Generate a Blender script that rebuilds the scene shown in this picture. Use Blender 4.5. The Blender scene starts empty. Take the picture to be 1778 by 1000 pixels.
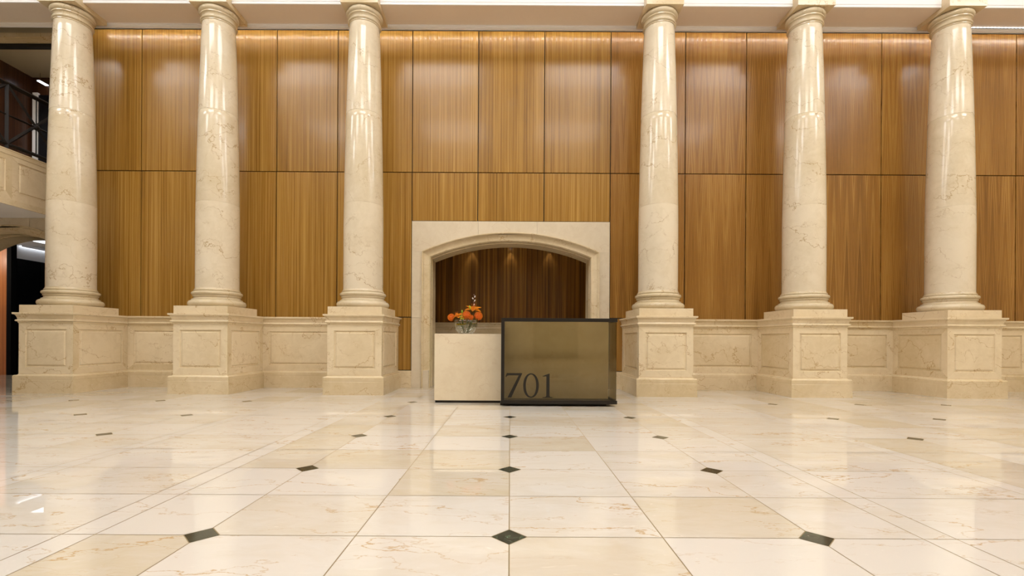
import bpy, bmesh, math, random
from mathutils import Matrix, Vector
random.seed(7)
PI = math.pi
scene = bpy.context.scene
COL = scene.collection

# ------------------------------------------------------------------ camera, world, exposure
F = 806.0
cam_d = bpy.data.cameras.new('camera'); cam = bpy.data.objects.new('camera', cam_d); COL.objects.link(cam)
cam_d.sensor_fit = 'HORIZONTAL'; cam_d.sensor_width = 36.0
cam_d.lens = 36.0 * F / 1778.0
cam_d.shift_x = (889 - 886) / 1778.0
cam_d.shift_y = (591 - 500) / 1778.0
cam_d.clip_start = 0.05; cam_d.clip_end = 200
cam.matrix_world = Matrix.Translation((0, 0, 1.0)) @ Matrix.Rotation(math.radians(90), 4, 'X') @ Matrix.Rotation(0.0057, 4, 'Z')
scene.camera = cam

w = bpy.data.worlds.new('world'); scene.world = w; w.use_nodes = True
w.node_tree.nodes['Background'].inputs[0].default_value = (1.0, 0.9, 0.78, 1)
w.node_tree.nodes['Background'].inputs[1].default_value = 0.25

vs = scene.view_settings
scene.display_settings.display_device = 'sRGB'
vs.view_transform = 'Standard'; vs.look = 'None'; vs.gamma = 1.0; vs.use_curve_mapping = False
vs.exposure = 0.14

LIGHT_PANEL = 10.5      # ceiling light panels
DOWNLIGHT = 60.0        # recessed downlights
LED = 9.0               # LED nodes grazing the timber wall
COVE = 3.0

# ------------------------------------------------------------------ materials
def srgb(r, g, b):
    f = lambda c: (c / 255 / 12.92) if c / 255 <= 0.04045 else ((c / 255 + 0.055) / 1.055) ** 2.4
    return (f(r), f(g), f(b), 1)

class NT:
    def __init__(s, name):
        s.m = bpy.data.materials.new(name); s.m.use_nodes = True
        s.t = s.m.node_tree; s.t.nodes.clear()
        s.out = s.n('ShaderNodeOutputMaterial')
    def n(s, typ, **kw):
        nd = s.t.nodes.new(typ)
        for k, v in kw.items():
            if k.startswith('i_'):
                nd.inputs[k[2:].replace('_', ' ')].default_value = v
            else: setattr(nd, k, v)
        return nd
    def l(s, a, b): s.t.links.new(a, b)
    def math(s, op, a, b=None, c=None, clamp=False):
        nd = s.n('ShaderNodeMath', operation=op, use_clamp=clamp)
        for i, v in enumerate((a, b, c)):
            if v is None: continue
            if hasattr(v, 'node'): s.l(v, nd.inputs[i])
            else: nd.inputs[i].default_value = v
        return nd.outputs[0]
    def vmath(s, op, a, b=None):
        nd = s.n('ShaderNodeVectorMath', operation=op)
        for i, v in enumerate((a, b)):
            if v is None: continue
            if hasattr(v, 'node'): s.l(v, nd.inputs[i])
            else: nd.inputs[i].default_value = v
        return nd.outputs[0]
    def mix(s, f, a, b, mode='MIX'):
        nd = s.n('ShaderNodeMix', data_type='RGBA', blend_type=mode)
        for i, v in ((0, f), (6, a), (7, b)):
            if hasattr(v, 'node'): s.l(v, nd.inputs[i])
            else: nd.inputs[i].default_value = v
        return nd.outputs[2]
    def ramp(s, fac, stops):
        nd = s.n('ShaderNodeValToRGB')
        e = nd.color_ramp.elements
        e[0].position, e[0].color = stops[0]; e[1].position, e[1].color = stops[-1]
        for p, c in stops[1:-1]:
            x = e.new(p); x.color = c
        s.l(fac, nd.inputs[0]); return nd.outputs[0]
    def noise(s, vec, scale, detail=3, rough=0.5, dist=0.0):
        nd = s.n('ShaderNodeTexNoise'); nd.inputs['Scale'].default_value = scale
        nd.inputs['Detail'].default_value = detail; nd.inputs['Roughness'].default_value = rough
        nd.inputs['Distortion'].default_value = dist
        s.l(vec, nd.inputs['Vector']); return nd.outputs['Fac']
    def bsdf(s, color, rough=0.5, metal=0.0, spec=0.5, coat=0.0, coat_rough=0.05):
        b = s.n('ShaderNodeBsdfPrincipled')
        if hasattr(color, 'node'): s.l(color, b.inputs['Base Color'])
        else: b.inputs['Base Color'].default_value = color
        if hasattr(rough, 'node'): s.l(rough, b.inputs['Roughness'])
        else: b.inputs['Roughness'].default_value = rough
        b.inputs['Metallic'].default_value = metal
        b.inputs['Specular IOR Level'].default_value = spec
        b.inputs['Coat Weight'].default_value = coat
        b.inputs['Coat Roughness'].default_value = coat_rough
        s.l(b.outputs[0], s.out.inputs[0]); return b

def plain(name, color, rough=0.5, metal=0.0, spec=0.5, coat=0.0, var=0.06):
    t = NT(name)
    pos = t.n('ShaderNodeNewGeometry').outputs['Position']
    nz = t.noise(pos, 14, 3)
    dark = tuple(c * (1 - var * 2) for c in color[:3]) + (1,)
    col = t.mix(nz, dark, color)
    t.bsdf(col, rough, metal, spec, coat); return t.m

def emitter(name, color, strength):
    t = NT(name); e = t.n('ShaderNodeEmission'); e.inputs[0].default_value = color; e.inputs[1].default_value = strength
    t.l(e.outputs[0], t.out.inputs[0]); return t.m

def marble(name, light, dark, vein, rough=0.2, vscale=1.0, tone=0.5, vstr=0.75, spec=0.5, coat=0.0, stretch=(1, 1, 1), grain=(0.22, 0.22, 1.25)):
    t = NT(name)
    pos = t.n('ShaderNodeNewGeometry').outputs['Position']
    at = t.n('ShaderNodeAttribute', attribute_name='tile')
    off = t.vmath('MULTIPLY', at.outputs['Vector'], (0.0, 37.0, 23.0))
    p = t.vmath('ADD', t.vmath('MULTIPLY', pos, stretch), off)
    warp = t.n('ShaderNodeTexNoise'); warp.inputs['Scale'].default_value = 1.7 * vscale; warp.inputs['Detail'].default_value = 4
    t.l(p, warp.inputs['Vector'])
    wv = t.vmath('MULTIPLY', t.vmath('SUBTRACT', warp.outputs['Color'], (0.5, 0.5, 0.5)), (0.7, 0.7, 0.7))
    q = t.vmath('ADD', p, wv)
    cloud = t.noise(q, 1.4 * vscale, 6, 0.62)
    fine = t.noise(q, 9.0 * vscale, 5, 0.65)
    sep = t.n('ShaderNodeSeparateXYZ'); t.l(at.outputs['Vector'], sep.inputs[0])
    f = t.math('ADD', t.math('MULTIPLY', cloud, 0.75), t.math('MULTIPLY', fine, 0.35))
    f = t.math('ADD', f, t.math('MULTIPLY', t.math('SUBTRACT', sep.outputs[0], 0.5), tone))
    base = t.ramp(f, [(0.25, dark), (0.72, light)])
    # thin meandering veins running roughly along the bedding
    def veins(freq, nscale, amp, width):
        g = t.n('ShaderNodeVectorMath', operation='DOT_PRODUCT'); t.l(p, g.inputs[0]); g.inputs[1].default_value = tuple(c * freq for c in grain)
        u = t.math('ADD', g.outputs['Value'], t.math('MULTIPLY', t.noise(p, nscale * vscale, 8, 0.58), amp))
        d = t.math('ABSOLUTE', t.math('SUBTRACT', t.math('FRACT', u), 0.5))
        return t.math('SUBTRACT', 1.0, t.math('DIVIDE', d, width), clamp=True)
    mask = t.math('MULTIPLY', t.math('SUBTRACT', t.noise(p, 1.6, 3), 0.38), 6.0, clamp=True)
    line = t.math('MULTIPLY', t.math('MULTIPLY', veins(1.0, 1.3, 3.0, 0.022), mask), vstr)
    mask2 = t.math('MULTIPLY', t.math('SUBTRACT', t.noise(q, 2.3, 3), 0.38), 5.0, clamp=True)
    line2 = t.math('MULTIPLY', t.math('MULTIPLY', veins(2.1, 2.2, 4.0, 0.03), mask2), 0.65 * vstr)
    col = t.mix(line, base, vein); col = t.mix(line2, col, vein)
    # pale shell flecks
    fl = t.noise(q, 24, 3, 0.5)
    fk = t.math('MULTIPLY', t.math('SUBTRACT', fl, 0.69), 9.0, clamp=True)
    col = t.mix(t.math('MULTIPLY', fk, 0.6), col, (0.86, 0.80, 0.70, 1))
    t.bsdf(col, rough, 0, spec, coat, 0.03)
    return t.m

def wood(name, c_dark, c_mid, c_light, rough=0.3, flame=0.0, freq=1.0, coat=0.10, spec=0.38, stripe=0.5):
    t = NT(name)
    pos = t.n('ShaderNodeNewGeometry').outputs['Position']
    rnd = t.n('ShaderNodeObjectInfo').outputs['Random']
    cmb = t.n('ShaderNodeCombineXYZ'); t.l(t.math('MULTIPLY', rnd, 31.0), cmb.inputs[0]); t.l(t.math('MULTIPLY', rnd, 17.0), cmb.inputs[2])
    p = t.vmath('ADD', pos, cmb.outputs[0])
    # slow sideways drift of the grain with height
    dn = t.n('ShaderNodeTexNoise'); dn.inputs['Scale'].default_value = 1.0; dn.inputs['Detail'].default_value = 2
    t.l(t.vmath('MULTIPLY', p, (5.0, 5.0, 0.55)), dn.inputs['Vector'])
    drift = t.math('MULTIPLY', t.math('SUBTRACT', dn.outputs['Fac'], 0.5), 0.02 + flame)
    cx = t.n('ShaderNodeCombineXYZ'); t.l(drift, cx.inputs[0])
    q = t.vmath('ADD', p, cx.outputs[0])
    if flame:
        # bookmatched leaves: the figure rises in long points towards each leaf's centre
        sx = t.n('ShaderNodeSeparateXYZ'); t.l(p, sx.inputs[0])
        pp = t.math('PINGPONG', sx.outputs[0], 0.135)
        u = t.math('ADD', t.math('MULTIPLY', pp, 24.0), t.math('MULTIPLY', sx.outputs[2], -0.85))
        u = t.math('ADD', u, t.math('MULTIPLY', drift, 14.0))
        c1 = t.n('ShaderNodeCombineXYZ'); t.l(t.math('MULTIPLY', u, 2.2), c1.inputs[0]); t.l(t.math('MULTIPLY', sx.outputs[2], 0.1), c1.inputs[2])
        g1 = t.noise(c1.outputs[0], 1.0, 2, 0.5)
        c2 = t.n('ShaderNodeCombineXYZ'); t.l(t.math('MULTIPLY', u, 6.5), c2.inputs[0]); t.l(t.math('MULTIPLY', sx.outputs[2], 0.4), c2.inputs[2])
        g2 = t.noise(c2.outputs[0], 1.0, 2, 0.6)
    else:
        g1 = t.noise(t.vmath('MULTIPLY', q, (34 * freq, 34 * freq, 0.14)), 1.0, 2, 0.5)
        g2 = t.noise(t.vmath('MULTIPLY', q, (95 * freq, 95 * freq, 0.5)), 1.0, 2, 0.6)
    g3 = t.noise(t.vmath('MULTIPLY', q, (330 * freq, 330 * freq, 4.5)), 1.0, 2, 0.6)
    g0 = t.noise(t.vmath('MULTIPLY', p, (2.2, 2.2, 0.2)), 1.0, 2, 0.5)
    f = t.math('ADD', t.math('MULTIPLY', g1, stripe), t.math('MULTIPLY', g2, 0.55))
    f = t.math('ADD', f, t.math('MULTIPLY', g3, 0.16))
    f = t.math('ADD', f, t.math('MULTIPLY', t.math('SUBTRACT', g0, 0.5), 0.28))
    f = t.math('ADD', f, t.math('SUBTRACT', 0.5, (stripe + 0.71) / 2))
    f = t.math('ADD', f, t.math('MULTIPLY', t.math('SUBTRACT', rnd, 0.5), 0.05))
    col = t.ramp(f, [(0.27, c_dark), (0.50, c_mid), (0.75, c_light)])
    t.bsdf(col, rough, 0, spec, coat, 0.09)
    return t.m

M = {}
M['marble'] = marble('cream_marble', srgb(232, 214, 180), srgb(208, 186, 145), srgb(172, 130, 72), rough=0.16, tone=0.35)
M['shaft'] = marble('column_marble', srgb(226, 212, 186), srgb(202, 184, 148), srgb(160, 124, 70), rough=0.13, tone=0.3)
M['surround'] = marble('surround_marble', srgb(226, 212, 186), srgb(208, 190, 160), srgb(190, 160, 120), rough=0.3, tone=0.35, vstr=0.35)
M['desk_marble'] = marble('desk_marble', srgb(236, 220, 190), srgb(216, 194, 158), srgb(196, 160, 112), rough=0.3, vstr=0.4)
M['floor'] = marble('floor_marble', srgb(218, 211, 200), srgb(203, 189, 163), srgb(186, 150, 94), rough=0.012, tone=0.42, vscale=1.0, vstr=0.85, spec=0.6, stretch=(0.55, 1.3, 1), grain=(0.25, 1.2, 0))
M['green'] = marble('dark_green_marble', srgb(62, 66, 56), srgb(34, 36, 30), srgb(96, 120, 92), rough=0.08, vscale=4, tone=0.1)
M['grout'] = plain('grout', srgb(150, 130, 92), 0.6)
M['wood'] = wood('figured_veneer', srgb(112, 76, 24), srgb(160, 117, 48), srgb(196, 155, 80), rough=0.27)
M['wood_flame'] = wood('flame_veneer', srgb(94, 60, 20), srgb(146, 101, 42), srgb(192, 148, 76), rough=0.27, flame=0.07)
M['wood_niche'] = wood('walnut_strips', srgb(92, 60, 24), srgb(140, 94, 38), srgb(196, 140, 62), rough=0.3, freq=0.62, stripe=0.85)
M['wood_dark'] = wood('dark_walnut', srgb(52, 30, 18), srgb(76, 46, 28), srgb(100, 64, 40), rough=0.3)
M['wood_orange'] = wood('orange_veneer', srgb(150, 84, 38), srgb(196, 120, 62), srgb(220, 150, 84), rough=0.35)
M['plaster'] = plain('cream_plaster', srgb(238, 222, 204), 0.6, var=0.02)
M['white'] = plain('white_plaster', srgb(252, 250, 250), 0.5, var=0.01)
M['beige'] = plain('beige_plaster', srgb(176, 160, 130), 0.6, var=0.02)
M['black'] = plain('black_panel', srgb(16, 17, 22), 0.22, var=0.1)
M['black_matt'] = plain('matt_black_post', srgb(12, 12, 14), 0.8, spec=0.1)
M['gap'] = plain('shadow_gap', srgb(24, 18, 12), 0.8)
M['metal_trim'] = plain('grey_metal_trim', srgb(120, 116, 112), 0.35, metal=0.7)
M['bronze'] = plain('dark_bronze', srgb(40, 35, 30), 0.38, metal=0.3)
M['rail'] = plain('black_rail_paint', srgb(28, 22, 18), 0.5, spec=0.25)
M['digit'] = plain('digit_metal', srgb(30, 25, 17), 0.4)
M['panel_emit'] = emitter('ceiling_panel_glow', (1.0, 0.985, 0.97, 1), LIGHT_PANEL)
M['down_emit'] = emitter('downlight_glow', (1.0, 0.98, 0.96, 1), DOWNLIGHT)
M['led'] = emitter('led_glow', (1.0, 0.95, 0.86, 1), LED * 9)
M['led_cool'] = emitter('led_cool_glow', (0.9, 0.93, 1.0, 1), 5.0)
M['cool_emit'] = emitter('cool_tube_glow', (0.86, 0.92, 1.0, 1), 2.5)

def glass(name, tint, ior=1.5, edge=0.9, power=5.0, base=0.04):
    t = NT(name)
    tr = t.n('ShaderNodeBsdfTransparent'); tr.inputs[0].default_value = tint
    gl = t.n('ShaderNodeBsdfGlossy'); gl.inputs['Roughness'].default_value = 0.01
    lw = t.n('ShaderNodeLayerWeight'); lw.inputs[0].default_value = 0.5
    fr = t.math('ADD', base, t.math('MULTIPLY', t.math('POWER', lw.outputs['Facing'], power), edge))
    mx = t.n('ShaderNodeMixShader'); t.l(fr, mx.inputs[0]); t.l(tr.outputs[0], mx.inputs[1]); t.l(gl.outputs[0], mx.inputs[2])
    t.l(mx.outputs[0], t.out.inputs[0]); return t.m
M['bronze_glass'] = glass('bronze_glass', (0.755, 0.725, 0.63, 1), 1.5)
M['clear_glass'] = glass('clear_glass', (0.93, 0.95, 0.93, 1), 1.45, 0.7, 2.2, 0.05)

# ------------------------------------------------------------------ mesh helpers
def link(name, bm, mats, parent=None, smooth=False, tiles=True, loc=None, autosmooth=None):
    bmesh.ops.recalc_face_normals(bm, faces=bm.faces)
    me = bpy.data.meshes.new(name); bm.to_mesh(me); bm.free()
    if not isinstance(mats, (list, tuple)): mats = [mats]
    for m in mats: me.materials.append(m)
    if smooth:
        me.polygons.foreach_set('use_smooth', [True] * len(me.polygons))
        if autosmooth:
            me.set_sharp_from_angle(angle=autosmooth)
    o = bpy.data.objects.new(name, me); COL.objects.link(o)
    if parent: o.parent = parent
    if loc: o.location = loc
    return o

def tag(o, label=None, cat=None, group=None, kind=None):
    if label: o['label'] = label
    if cat: o['category'] = cat
    if group: o['group'] = group
    if kind: o['kind'] = kind
    return o

def empty(name, loc, label=None, cat=None, group=None, kind=None):
    o = bpy.data.objects.new(name, None); COL.objects.link(o); o.location = loc
    o.empty_display_size = 0.2
    return tag(o, label, cat, group, kind)

def dup(root, loc, label):
    r = root.copy(); COL.objects.link(r); r.location = loc; r['label'] = label
    for ch in list(root.children):
        c = ch.copy(); COL.objects.link(c); c.parent = r
        for g in list(ch.children):
            d = g.copy(); COL.objects.link(d); d.parent = c
    return r

def box(bm, x0, x1, y0, y1, z0, z1, mat=0, bevel=0.0, tone=None):
    vsx = [bm.verts.new(v) for v in ((x0,y0,z0),(x1,y0,z0),(x1,y1,z0),(x0,y1,z0),(x0,y0,z1),(x1,y0,z1),(x1,y1,z1),(x0,y1,z1))]
    fs = [bm.faces.new([vsx[i] for i in q]) for q in ((0,3,2,1),(4,5,6,7),(0,1,5,4),(1,2,6,5),(2,3,7,6),(3,0,4,7))]
    for f in fs: f.material_index = mat
    if bevel > 0:
        es = list({e for f in fs for e in f.edges})
        bmesh.ops.bevel(bm, geom=es, offset=bevel, segments=2, profile=0.5, affect='EDGES')
    return fs

def tube(bm, pts, rad, seg=8, mat=0, cap=True):
    rings = []
    pts = [Vector(p) for p in pts]
    rads = rad if isinstance(rad, (list, tuple)) else [rad] * len(pts)
    for i, p in enumerate(pts):
        d = (pts[min(i + 1, len(pts) - 1)] - pts[max(i - 1, 0)]).normalized()
        up = Vector((0, 0, 1)) if abs(d.z) < 0.9 else Vector((1, 0, 0))
        a = d.cross(up).normalized(); b = d.cross(a).normalized()
        rings.append([bm.verts.new(p + (a * math.cos(2 * PI * k / seg) + b * math.sin(2 * PI * k / seg)) * rads[i]) for k in range(seg)])
    for r0, r1 in zip(rings, rings[1:]):
        for k in range(seg):
            f = bm.faces.new((r0[k], r0[(k + 1) % seg], r1[(k + 1) % seg], r1[k])); f.material_index = mat
    if cap:
        for r in (rings[0], rings[-1]):
            try: bm.faces.new(r).material_index = mat
            except ValueError: pass

def lathe(bm, prof, cx=0, cy=0, seg=72, mat=0, captop=True, capbot=True):
    rings = []
    for r, z in prof:
        rings.append([bm.verts.new((cx + r * math.cos(2 * PI * k / seg), cy + r * math.sin(2 * PI * k / seg), z)) for k in range(seg)])
    for r0, r1 in zip(rings, rings[1:]):
        for k in range(seg):
            f = bm.faces.new((r0[k], r0[(k + 1) % seg], r1[(k + 1) % seg], r1[k])); f.material_index = mat
    if capbot: bm.faces.new(rings[0]).material_index = mat
    if captop: bm.faces.new(rings[-1]).material_index = mat

def arc(cx, cz, rx, rz, a0, a1, n):
    return [(cx + rx * math.cos(math.radians(a0 + (a1 - a0) * i / n)), cz + rz * math.sin(math.radians(a0 + (a1 - a0) * i / n))) for i in range(n + 1)]

def tile_attr(bm):
    return bm.loops.layers.float_color.get('tile') or bm.loops.layers.float_color.new('tile')

def settile(bm, faces, val=None):
    lay = tile_attr(bm)
    for f in faces:
        v = val or (random.random(), random.random(), random.random(), 1)
        for lp in f.loops: lp[lay] = v

def panel_face(bm, o, u, v, W, H, n, margin, sides=(True, True, True, True), mt=None):
    """raised-and-fielded stone panel on a face: origin o, axes u (width) v (up), outward normal n"""
    o, u, v, n = Vector(o), Vector(u), Vector(v), Vector(n)
    ml, mr, mb, mtp = margin
    def ring(e, d):
        a = [(ml + e, mb + e), (W - mr - e, mb + e), (W - mr - e, H - mtp - e), (ml + e, H - mtp - e)]
        return [bm.verts.new(o + u * x + v * y - n * d) for x, y in a]
    outer = [bm.verts.new(o + u * x + v * y) for x, y in ((0, 0), (W, 0), (W, H), (0, H))]
    rings = [outer, ring(0, 0), ring(0.006, 0.016), ring(0.030, 0.016), ring(0.040, 0.003), ring(0.052, 0.0)]
    g = (random.random(), random.random(), random.random(), 1)
    for j, (a, b) in enumerate(zip(rings, rings[1:])):
        for k in range(4):
            f = bm.faces.new((a[k], a[(k + 1) % 4], b[(k + 1) % 4], b[k]))
            settile(bm, [f], None if j == 0 else g)
    settile(bm, [bm.faces.new(rings[-1])], g)

# ------------------------------------------------------------------ dimensions
YW = 9.65          # timber wall plane
YC = 8.875         # column centre line
COLX = [-8.39, -5.60, -2.815, 2.815, 5.60, 8.39]
DADO_TOP = 1.455
YBEAM0, YBEAM1, ZSOF = 8.70, 9.27, 7.285
CEIL = 9.6
XL, XR, YB = -15.5, 14.0, -6.5

# ------------------------------------------------------------------ floor
def build_floor():
    bm = bmesh.new(); tile_attr(bm)
    row = 0.6165
    ys = [2.364 + row * k for k in range(-14, 8)] + [7.45]
    ys = [y for y in ys if y > YB] ; ys = [YB] + ys + [8.067, 8.68, 9.30, 9.92, 10.54, 11.15, 11.77, 12.39, 13.0, 13.6, 14.2, 14.8, 15.4, 16.2]
    xs_half = [0, 0.783, 1.566, 2.11, 2.28, 3.40, 3.55, 4.22, 4.92, 5.61, 6.30, 7.0, 7.7, 8.4, 9.1, 9.8, 10.5, 11.2]
    xs = sorted(set([-x for x in xs_half] + xs_half + [-12.0, -12.7, -13.4, -14.2, -15.5, 11.9, 12.6, 13.3, 14.0]))
    g = 0.003
    dy = set([2.364 + 2 * row * k for k in range(-7, 4)] + [7.45])
    dx = [0, 1.566, 4.22, 5.61, 7.0]; dx = set([-x for x in dx] + dx)
    h = 0.092
    isd = lambda x, y: any(abs(x - a) < 1e-3 for a in dx) and any(abs(y - b) < 1e-3 for b in dy)
    box(bm, XL, XR, YB, 16.2, -0.2, -0.0012, mat=1)
    strip = ((2.11, 2.28), (3.40, 3.55))
    for i in range(len(xs) - 1):
        for j in range(len(ys) - 1):
            x0, x1, y0, y1 = xs[i] + g, xs[i + 1] - g, ys[j] + g, ys[j + 1] - g
            cr = []
            for (cx, cy, sx, sy) in ((xs[i], ys[j], 1, 1), (xs[i + 1], ys[j], -1, 1), (xs[i + 1], ys[j + 1], -1, -1), (xs[i], ys[j + 1], 1, -1)):
                px = cx + sx * g; py = cy + sy * g
                if isd(cx, cy):
                    a = (cx + sx * h, py); b = (px, cy + sy * h)
                    cr += [b, a] if (sx * sy > 0) else [a, b]
                else: cr.append((px, py))
            f = bm.faces.new([bm.verts.new((x, y, 0)) for x, y in cr])
            in_strip = any(abs(abs((x0 + x1) / 2) - (a + b) / 2) < 0.02 for a, b in strip)
            tone = random.choice((0.15, 0.3, 0.6, 0.75, 0.9, 1.0))
            if 2.28 < abs((x0 + x1) / 2) < 3.40: tone = random.choice((0.6, 0.8, 0.95))
            if in_strip: tone = 0.95
            settile(bm, [f], (tone, random.random(), random.random(), 1))
    for x in dx:
        for y in dy:
            if -5 < y < 7.5 and not (abs(x) < 0.1 and y > 7.2):
                hh = h - 0.004
                f = bm.faces.new([bm.verts.new(p) for p in ((x - hh, y, 0.0), (x, y - hh, 0.0), (x + hh, y, 0.0), (x, y + hh, 0.0))])
                f.material_index = 2; settile(bm, [f])
    return link('floor', bm, [M['floor'], M['grout'], M['green']])
tag(build_floor(), 'polished cream marble floor with small dark green diamond insets', kind='structure')

# ------------------------------------------------------------------ timber wall
bm = bmesh.new(); box(bm, -8.77, XR, YW + 0.03, YW + 0.2, 3.485, 7.62)
box(bm, -8.77, -2.056, YW + 0.03, YW + 0.2, 0, 3.485); box(bm, 2.056, XR, YW + 0.03, YW + 0.2, 0, 3.485)
wall = tag(link('wall_back', bm, M['gap']), 'tall wall clad in golden brown veneer panels', kind='structure')
SEAM = [2.06, 3.613, 4.88, 6.28, 7.69, 9.09, 10.49, XR]
ZT, ZM, ZTOPW = 3.472, 4.483, 7.43
G = 0.009
def wpanel(x0, x1, z0, z1, mat):
    bm = bmesh.new(); box(bm, x0 + G, x1 - G, YW, YW + 0.03, z0 + G, z1 - G, bevel=0.002)
    return link('wood_panel', bm, mat, wall)
for (x0, x1) in ((-2.06, -0.69), (-0.69, 0.685), (0.685, 2.06)):
    for z0, z1 in ((ZT, ZM), (ZM, ZTOPW)): wpanel(x0, x1, z0, z1, M['wood'])
for s in (-1, 1):
    for a, b in zip(SEAM, SEAM[1:]):
        if s < 0 and a > 8.6: continue
        x0, x1 = (a, b) if s > 0 else (-b, -a)
        if s < 0: x0 = max(x0, -8.765)
        m = M['wood_flame'] if s > 0 else M['wood']
        first = a == 2.06
        wpanel(x0, x1, ZM, ZTOPW, m)
        wpanel(x0, x1, 1.47 if first else 1.40, ZM, m)
        if first: wpanel(x0, x1, 0.366, 1.47, m)
bm = bmesh.new(); box(bm, -8.77, XR, YW - 0.004, YW + 0.03, ZTOPW, ZTOPW + 0.022)
tag(link('trim_1', bm, M['metal_trim']), 'thin grey metal strip along the top of the timber wall', kind='structure')

# stone skirting beside the archway
for i, s in enumerate((-1, 1)):
    bm = bmesh.new(); a, b = sorted((s * 2.053, s * 3.4))
    fs = box(bm, a, b, YW - 0.03, YW + 0.03, 0, 0.362, bevel=0.004); settile(bm, bm.faces, (0.5, .3, .2, 1))
    tag(link('baseboard_left' if s < 0 else 'baseboard_right', bm, M['marble']), 'cream marble skirting below the veneer beside the arch', kind='structure')

# ------------------------------------------------------------------ mouldings shared by pedestals and dado
CAPP = [(0.0, 1.262), (0.008, 1.268), (0.012, 1.29)] + [(0.012 + x, z) for x, z in arc(0.0, 1.312, 0.026, 0.020, -80, 80, 6)] + \
       [(0.014, 1.338), (0.016, 1.352)] + [(0.056 - 0.036 * math.cos(math.radians(a)) , 1.352 + 0.07 * math.sin(math.radians(a))) for a in range(15, 91, 15)] + \
       [(0.062, 1.424), (0.064, DADO_TOP - 0.004), (0.060, DADO_TOP), (0.0, DADO_TOP)]
BASEP = [(0.056, 0.0), (0.056, 0.236), (0.053, 0.240), (0.056, 0.244), (0.056, 0.305)] + \
        [(0.056 - 0.022 + 0.022 * math.cos(math.radians(a)), 0.305 + 0.024 * math.sin(math.radians(a))) for a in range(15, 91, 15)] + \
        [(0.020, 0.331)] + [(0.020 - 0.020 * math.sin(math.radians(a)), 0.355 - 0.024 * math.cos(math.radians(a))) for a in range(20, 91, 23)] + [(0.0, 0.356)]
def sweep_u(bm, prof, x0, x1, y0, y1):
    rings = []
    for o, z in prof:
        rings.append([bm.verts.new(p) for p in ((x0 - o, y1, z), (x0 - o, y0 - o, z), (x1 + o, y0 - o, z), (x1 + o, y1, z))])
    sides = [(random.random(), random.random(), random.random(), 1) for _ in range(3)]
    for a, b in zip(rings, rings[1:]):
        for k in range(3):
            settile(bm, [bm.faces.new((a[k], a[k + 1], b[k + 1], b[k]))], sides[k])
    return rings
def sweep_line(bm, prof, x0, x1, y):
    prev = None; v = (random.random(), random.random(), random.random(), 1)
    for o, z in prof:
        cur = [bm.verts.new((x0, y - o, z)), bm.verts.new((x1, y - o, z))]
        if prev: settile(bm, [bm.faces.new((prev[0], prev[1], cur[1], cur[0]))], v)
        prev = cur

W = 0.981; YD = 8.386; Z0, Z1 = 0.356, 1.262

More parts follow.
